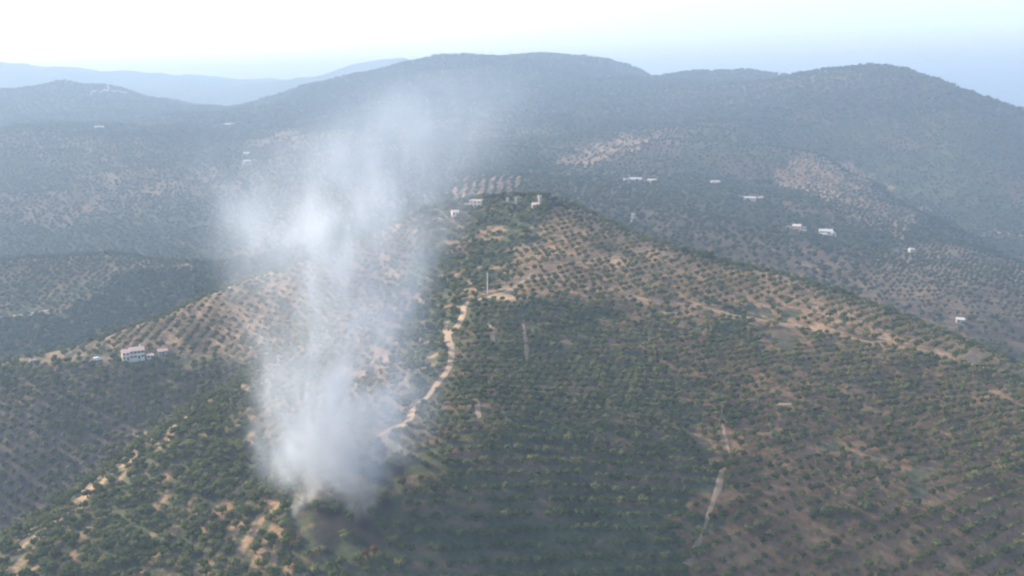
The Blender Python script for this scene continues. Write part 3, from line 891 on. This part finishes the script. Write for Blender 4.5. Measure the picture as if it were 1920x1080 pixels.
for k, (px_, py_, w, h) in enumerate(((168, 178, 20, 9), (176, 176, 14, 10), (185, 175, 18, 8), (196, 174, 16, 9), (203, 171, 9, 22), (212, 175, 18, 8), (222, 174, 15, 9), (232, 178, 20, 8))):
    s = on(px_, py_, 3000, 4800)
    if h > 15:
        house("church_tower", "tall white tower standing over the houses of the hill town", s, w, w, h, .3, 'gable', M_WHITE, M_TILE, 1, 3, None, None, False)
    else:
        house("town_house", "white house in the huddled little town on the far hill", s, w, 10, h, face_cam(s, random.uniform(-25, 25)), 'gable' if k % 2 else 'flat', M_WHITE, M_DULLTILE, 3, 2, "white houses of the hill town", None, False)

# ------------------------------------------------------------------ groves
def tree(name, label, cat, group, spot, size, rz, crown, trunk, stretch=1.0):
    e = thing(name, label, cat, spot, rz, group)
    e.scale = (size, size, size * stretch)
    put("trunk", trunk, e); put("crown", crown, e)
    return e

PTS, SIZES, KEYS = [], [], []
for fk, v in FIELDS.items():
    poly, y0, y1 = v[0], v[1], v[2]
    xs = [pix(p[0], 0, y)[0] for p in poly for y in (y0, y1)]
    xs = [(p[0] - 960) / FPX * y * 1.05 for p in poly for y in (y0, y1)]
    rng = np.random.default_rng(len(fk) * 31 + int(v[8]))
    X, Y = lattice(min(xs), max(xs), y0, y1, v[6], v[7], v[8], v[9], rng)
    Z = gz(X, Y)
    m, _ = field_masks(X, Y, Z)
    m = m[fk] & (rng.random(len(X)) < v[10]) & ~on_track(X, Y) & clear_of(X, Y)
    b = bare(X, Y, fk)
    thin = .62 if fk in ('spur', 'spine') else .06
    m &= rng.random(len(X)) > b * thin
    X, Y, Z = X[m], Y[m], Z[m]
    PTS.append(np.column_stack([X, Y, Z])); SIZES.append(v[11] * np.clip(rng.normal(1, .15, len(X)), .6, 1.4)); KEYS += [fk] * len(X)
P = np.concatenate(PTS); S = np.concatenate(SIZES); K = np.array(KEYS)
fire_d = np.minimum(np.hypot(P[:, 0] - FIRE[0], (P[:, 1] - FIRE[1]) * 1.1) / 30, np.hypot(P[:, 0] - FIRE2[0], P[:, 1] - FIRE2[1]) / 17)
keep = ~((fire_d < .9) & (RNG.random(len(P)) < .55))
P, S, K, fire_d = P[keep], S[keep], K[keep], fire_d[keep]
px_, py_, f_ = to_pix(P[:, 0], P[:, 1], P[:, 2] + S * .4)
infr = (px_ > 4) & (px_ < 1916) & (py_ < 1074)
rank = np.where(infr, S / f_, 0)
order = np.argsort(-rank)
single = order[:292]
LABELS = {
    'face': ("rounded grey-green olive tree in close rows on the near green hillside", "olive trees on the near green hillside"),
    'brown': ("olive tree on brown earth beyond the straight footpath on the near slope", "olive trees on the near brown slope"),
    'spur': ("bushy olive tree between tan bare patches on the sunlit near spur", "olive trees on the sunlit spur"),
}
for q in single:
    k = K[q] if K[q] in LABELS else 'face'
    i = int(RNG.integers(0, NV))
    tree("olive_tree", LABELS[k][0], "olive tree", LABELS[k][1], tuple(P[q]), float(S[q]), float(RNG.random() * 6.28), CROWN_N[i], TRUNK_N[i], float(RNG.uniform(.85, 1.1)))
rest = np.ones(len(P), bool); rest[single] = False
near = rest & np.isin(K, ['face', 'brown', 'spur', 'smoky', 'crest', 'spine', 'gap', 'yellow'])
scatter("olive_grove", "rows of grey-green olives covering the main hill up to its summit", "olive grove", P[near], S[near], PC_OLIVE, 6, 1)
shel = rest & np.isin(K, ['shade', 'shelf', 'upper'])
scatter("olive_grove", "regular olive rows on the slopes below and above the farmhouse", "olive grove", P[shel], S[shel], PC_OLIVE, 6, 2)
vall = rest & np.isin(K, ['ridge', 'rows', 'knoll', 'terrace', 'strip'])
scatter("olive_grove", "tree rows on the pale ridge across the side valley and the field beyond the summit", "olive grove", P[vall], S[vall], PC_WOOD, 5, 3)
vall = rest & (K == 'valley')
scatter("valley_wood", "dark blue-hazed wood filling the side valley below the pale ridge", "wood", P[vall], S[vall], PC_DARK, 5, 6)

# farther land: patchwork groves out to the mountains, then forest
X, Y = lattice(-1700, 1700, 900, 2600, 10, 8.5, 12, .25, RNG)
k = np.abs(X) < Y * .62
X, Y = X[k], Y[k]
sd = nearest(X, Y); Z = gz(X, Y)
_, taken = field_masks(X, Y, Z)
m = ~taken & (RNG.random(len(X)) < (.5 + .48 * S_DEN[sd])) & clear_of(X, Y) & ~on_track(X, Y)
px_, py_, f_ = to_pix(X, Y, Z)
m &= (py_ < 760)
X, Y, Z = X[m], Y[m], Z[m]
scatter("distant_grove", "patchwork of olive plots and scrub on the hills below the mountains", "olive grove", np.column_stack([X, Y, Z]), 6.0 + 3.5 * RNG.random(len(X)), PC_WOOD, 5, 4)
X, Y = lattice(-2700, 2700, 2350, 4500, 17, 15, 30, .32, RNG)
k = np.abs(X) < Y * .6
X, Y = X[k], Y[k]
m = fbm(X / 260, Y / 260, 4) + RNG.normal(0, .06, len(X)) < .62 + .3 * sstep(2500, 2900, np.hypot(X, Y))
X, Y = X[m], Y[m]; Z = gz(X, Y)
m = clear_of(X, Y)
X, Y, Z = X[m], Y[m], Z[m]
scatter("mountain_forest", "dark forest clothing the hazy mountains along the skyline", "forest", np.column_stack([X, Y, Z]), 11 + 6 * RNG.random(len(X)), PC_WOOD, 5, 5)

# single trees that stand out
def solo(name, label, cat, px, py, size, crown, trunk, stretch=1.0, group=None, dx=0, dy=0):
    s_ = hit(px, py)
    x, y = s_[0] + dx, s_[1] + dy
    return tree(name, label, cat, group, (x, y, float(gz(x, y)[0])), size, random.random() * 6, crown, trunk, stretch)
solo("pine_tree", "big dark rounded pine on the skyline of the dry shoulder", "pine tree", 1327, 492, 12, CROWN_D[0], TRUNK_D, 1.0)
solo("pine_tree", "dark pine beside the track end on the dry shoulder", "pine tree", 1284, 478, 7, CROWN_D[1], TRUNK_D, 1.0)
for k, (a, b, sz) in enumerate(((850, 392, 9), (868, 384, 8), (912, 378, 9), (925, 376, 8), (940, 376, 9), (980, 375, 8), (1022, 378, 10), (1035, 384, 9), (1030, 398, 9), (1046, 394, 10))):
    solo("pine_tree", "dark pine in the belt round the hilltop buildings", "pine tree", a, b, sz, CROWN_D[k % 3], TRUNK_D, 1.0, "dark pines round the hilltop buildings")
for k, (a, b, sz) in enumerate(((213, 676, 6.5), (222, 680, 5.5), (150, 680, 6), (128, 682, 6.5), (105, 683, 5.5))):
    solo("yard_tree", "leafy dark tree along the shelf beside the white van", "tree", a, b, sz, CROWN_D[k % 3], TRUNK_D, .9, "dark trees beside the van")
for k, (a, b, sz) in enumerate(((1522, 438, 10), (1530, 424, 10), (1566, 444, 9))):
    solo("yard_tree", "dark leafy tree shading the large white farmhouse across the valley", "tree", a, b, sz, CROWN_D[k % 3], TRUNK_D, 1.0, "dark trees at the white farmhouse")
for k, (a, b, sz) in enumerate(((1420, 350, 15), (1432, 348, 13), (1443, 350, 12))):
    solo("pine_tree", "tall dark pine in the clump above the long white shed", "pine tree", a, b, sz, CROWN_D[k % 3], TRUNK_D, 1.2, "dark pines above the long shed")
solo("cypress_tree", "slim dark cypress at the corner of the tan stone farmhouse", "cypress", 1508, 428, 12, CROWN_C[0], TRUNK_C, 1.1)
for k, (a, b, sz) in enumerate(((540, 1005, 6), (548, 1030, 5.5), (520, 985, 5), (690, 1050, 6.5), (702, 1040, 6), (676, 1060, 5.5), (560, 1018, 5))):
    solo("scorched_tree", "rust-brown scorched olive at the edge of the smoking ground", "scorched tree", a, b, sz, CROWN_S[k % 3], TRUNK_CH, .95, "scorched trees by the fire")

# ------------------------------------------------------------------ smoke
def curve_node(N, L, src, xs, ys, lo, hi):
    """piecewise curve of a 0..1 input; ys given in real units between lo and hi"""
    fc = N.new("ShaderNodeFloatCurve")
    c = fc.mapping.curves[0]
    while len(c.points) > 2:
        c.points.remove(c.points[-1])
    n = len(xs)
    c.points[0].location = (xs[0], (ys[0] - lo) / (hi - lo)); c.points[1].location = (xs[-1], (ys[-1] - lo) / (hi - lo))
    for a, b in zip(xs[1:-1], ys[1:-1]):
        c.points.new(a, (b - lo) / (hi - lo))
    fc.mapping.update()
    L.new(src, fc.inputs["Value"])
    mr = N.new("ShaderNodeMath"); mr.operation = 'MULTIPLY_ADD'
    mr.inputs[1].default_value = hi - lo; mr.inputs[2].default_value = lo
    L.new(fc.outputs[0], mr.inputs[0])
    return mr.outputs[0]

def smoke(name, label, axis, colour, scale, warp, cut, soft, seed, flat=.8, step=.7):
    """axis: (x, y, z, radius, density) from the ground up; density falls off from the axis and is broken up by noise"""
    A = np.array(axis, float)
    z0, z1 = A[0, 2], A[-1, 2]
    t = (A[:, 2] - z0) / (z1 - z0)
    m, N, L = mat(name)
    out = N.new("ShaderNodeOutputMaterial"); pv = N.new("ShaderNodeVolumePrincipled")
    tc = N.new("ShaderNodeTexCoord")
    mp = N.new("ShaderNodeMapping"); mp.inputs["Scale"].default_value = (1, 1, .5); mp.inputs["Location"].default_value = (seed * 37, seed * 11, seed * 5)
    L.new(tc.outputs["Object"], mp.inputs["Vector"])
    wz = N.new("ShaderNodeTexNoise"); wz.inputs["Scale"].default_value = scale * .45; wz.inputs["Detail"].default_value = 2
    L.new(mp.outputs[0], wz.inputs["Vector"])
    ws = N.new("ShaderNodeVectorMath"); ws.operation = 'SUBTRACT'; ws.inputs[1].default_value = (.5, .5, .5)
    L.new(wz.outputs["Color"], ws.inputs[0])
    sp0 = N.new("ShaderNodeSeparateXYZ"); L.new(tc.outputs["Object"], sp0.inputs[0])
    tn = N.new("ShaderNodeMapRange"); tn.inputs[1].default_value = z0; tn.inputs[2].default_value = z1
    L.new(sp0.outputs[2], tn.inputs[0])
    T = tn.outputs[0]
    rlo, rhi = 0, A[:, 3].max()
    R_ = curve_node(N, L, T, t, A[:, 3], rlo, rhi)
    wv = N.new("ShaderNodeMath"); wv.operation = 'MULTIPLY'; wv.inputs[1].default_value = warp
    L.new(R_, wv.inputs[0])
    wsc = N.new("ShaderNodeVectorMath"); wsc.operation = 'SCALE'
    L.new(ws.outputs[0], wsc.inputs[0]); L.new(wv.outputs[0], wsc.inputs["Scale"])
    ad = N.new("ShaderNodeVectorMath"); ad.operation = 'ADD'
    L.new(tc.outputs["Object"], ad.inputs[0]); L.new(wsc.outputs[0], ad.inputs[1])
    sp = N.new("ShaderNodeSeparateXYZ"); L.new(ad.outputs[0], sp.inputs[0])
    cx_ = curve_node(N, L, T, t, A[:, 0], A[:, 0].min() - 1, A[:, 0].max() + 1)
    cy_ = curve_node(N, L, T, t, A[:, 1], A[:, 1].min() - 1, A[:, 1].max() + 1)
    def m2(op, a, b):
        n_ = N.new("ShaderNodeMath"); n_.operation = op
        for i, s_ in enumerate((a, b)):
            if isinstance(s_, (int, float)): n_.inputs[i].default_value = s_
            else: L.new(s_, n_.inputs[i])
        return n_.outputs[0]
    dx = m2('DIVIDE', m2('SUBTRACT', sp.outputs[0], cx_), R_)
    dy = m2('DIVIDE', m2('SUBTRACT', sp.outputs[1], cy_), m2('MULTIPLY', R_, flat))
    d = m2('SQRT', m2('ADD', m2('MULTIPLY', dx, dx), m2('MULTIPLY', dy, dy)), 0)
    fall = N.new("ShaderNodeMapRange"); fall.interpolation_type = 'SMOOTHSTEP'
    fall.inputs[1].default_value = 1.0; fall.inputs[2].default_value = .15; fall.inputs[3].default_value = 0; fall.inputs[4].default_value = 1
    L.new(d, fall.inputs[0])
    nz = N.new("ShaderNodeTexNoise"); nz.inputs["Scale"].default_value = scale; nz.inputs["Detail"].default_value = 6.5; nz.inputs["Roughness"].default_value = .66
    nv = N.new("ShaderNodeVectorMath"); nv.operation = 'ADD'
    L.new(mp.outputs[0], nv.inputs[0]); L.new(wsc.outputs[0], nv.inputs[1]); L.new(nv.outputs[0], nz.inputs["Vector"])
    nr_ = N.new("ShaderNodeMapRange"); nr_.interpolation_type = 'SMOOTHSTEP'
    nr_.inputs[1].default_value = cut; nr_.inputs[2].default_value = cut + soft; nr_.inputs[3].default_value = .15; nr_.inputs[4].default_value = 1
    L.new(nz.outputs[0], nr_.inputs[0])
    dn = curve_node(N, L, T, t, A[:, 4], 0, A[:, 4].max())
    dens = m2('MULTIPLY', m2('MULTIPLY', fall.outputs[0], nr_.outputs[0]), dn)
    L.new(dens, pv.inputs["Density"])
    pv.inputs["Color"].default_value = (*colour, 1)
    pv.inputs["Anisotropy"].default_value = .3
    L.new(pv.outputs[0], out.inputs["Volume"])
    m.cycles.volume_step_rate = step
    # closed hull round the plume
    V, F, n = [], [], 20
    k = 1.22
    dense_t = np.linspace(0, 1, 26)
    for q in dense_t:
        x, y, z = np.interp(q, t, A[:, 0]), np.interp(q, t, A[:, 1]), z0 + q * (z1 - z0)
        rr = np.interp(q, t, A[:, 3]) * k
        for i in range(n):
            a = i * 2 * math.pi / n
            V.append((x + math.cos(a) * rr, y + math.sin(a) * rr * flat, z))
    for j in range(len(dense_t) - 1):
        for i in range(n):
            F.append((j * n + i, j * n + (i + 1) % n, (j + 1) * n + (i + 1) % n, (j + 1) * n + i))
    F += [tuple(range(n - 1, -1, -1)), tuple(range((len(dense_t) - 1) * n, len(dense_t) * n))]
    o = mesh_obj(name, V, F, m)
    return tag(o, label, "smoke", None, "stuff")

def axis_from(rows):
    """rows: photo x, y, forward distance, half width in px, density"""
    A = []
    for a, b, Y, hw, de in rows:
        x, y, z = pix(a, b, Y)
        A.append((x, y, z, hw / FPX * Y / CP, de))
    return A
YB = FIRE[1]
smoke("smoke_plume", "broad pale plume of wildfire smoke leaning up over the hill",
      axis_from([(636, 945, YB - 2, 95, .001), (636, 905, YB, 150, .026), (636, 860, YB + 4, 195, .085), (638, 780, YB + 12, 228, .080), (640, 700, YB + 22, 245, .060), (640, 600, YB + 38, 250, .046),
                 (632, 510, YB + 60, 258, .034), (620, 430, YB + 85, 290, .024), (672, 350, YB + 115, 290, .016), (745, 270, YB + 150, 275, .010), (815, 200, YB + 185, 235, .006), (855, 130, YB + 215, 170, .001)]),
      (.70, .785, .91), .044, .85, .40, .20, 1, .65)
w0 = hit(556, 968)
smoke("smoke_wisp", "thin white wisp curling up from the burning edge beside scorched trees",
      axis_from([(552, 980, w0[1], 10, .14), (562, 948, w0[1], 24, .17), (584, 915, w0[1] + 2, 42, .13), (604, 865, w0[1] + 5, 60, .06), (618, 790, w0[1] + 12, 75, .006)]), (.82, .85, .89), .09, .8, .36, .25, 2)
w1 = hit(672, 975)
smoke("smoke_wisp", "dense white smoke column rising from the blackened ground",
      axis_from([(676, 990, w1[1], 26, .03), (676, 955, w1[1], 44, .13), (680, 905, w1[1] + 2, 58, .11), (672, 850, w1[1] + 6, 76, .05), (655, 770, w1[1] + 12, 85, .003)]), (.82, .85, .89), .06, 1.1, .38, .25, 3)
smoke("smoke_veil", "thin blue veil of drifted smoke spreading behind the plume",
      axis_from([(640, 560, YB + 95, 190, .0008), (570, 460, YB + 130, 340, .0045), (600, 360, YB + 170, 420, .0045), (700, 260, YB + 215, 420, .0036), (790, 170, YB + 260, 330, .0022), (840, 105, YB + 295, 220, .0004)]), (.56, .69, .88), .014, .9, .34, .34, 6, .5, 1.0)
w2 = hit(772, 868)
smoke("smoke_wisp", "small blue-white wisp over the trees below the track",
      axis_from([(768, 872, w2[1], 10, .05), (752, 850, w2[1], 36, .05), (740, 820, w2[1] + 2, 48, .03), (728, 770, w2[1] + 8, 50, .005)]), (.72, .8, .9), .10, .8, .38, .25, 4)

# ------------------------------------------------------------------ haze
m, N, L = mat("haze")
o_ = N.new("ShaderNodeOutputMaterial"); pv = N.new("ShaderNodeVolumePrincipled")
pv.inputs["Color"].default_value = (.36, .495, .68, 1)
pv.inputs["Density"].default_value = .00023
pv.inputs["Anisotropy"].default_value = .15
L.new(pv.outputs[0], o_.inputs["Volume"])
m.cycles.homogeneous_volume = True if hasattr(m.cycles, "homogeneous_volume") else None
zb, zt = float(GZ.min()) - 1.0, max(float(GZ.max()) + 6.0, HC + 60)
x0, x1, y0, y1 = -9700, 9700, -400, 9700
hz = mesh_obj("haze", [(x, y, z) for z in (zb, zt) for x, y in ((x0, y0), (x1, y0), (x1, y1), (x0, y1))],
              [(3, 2, 1, 0), (4, 5, 6, 7), (0, 1, 5, 4), (1, 2, 6, 5), (2, 3, 7, 6), (3, 0, 4, 7)], m)
tag(hz, "pale blue haze lying over the whole landscape", "haze", None, "stuff")
print("trees", len(P), "zmin/max", GZ.min(), GZ.max())
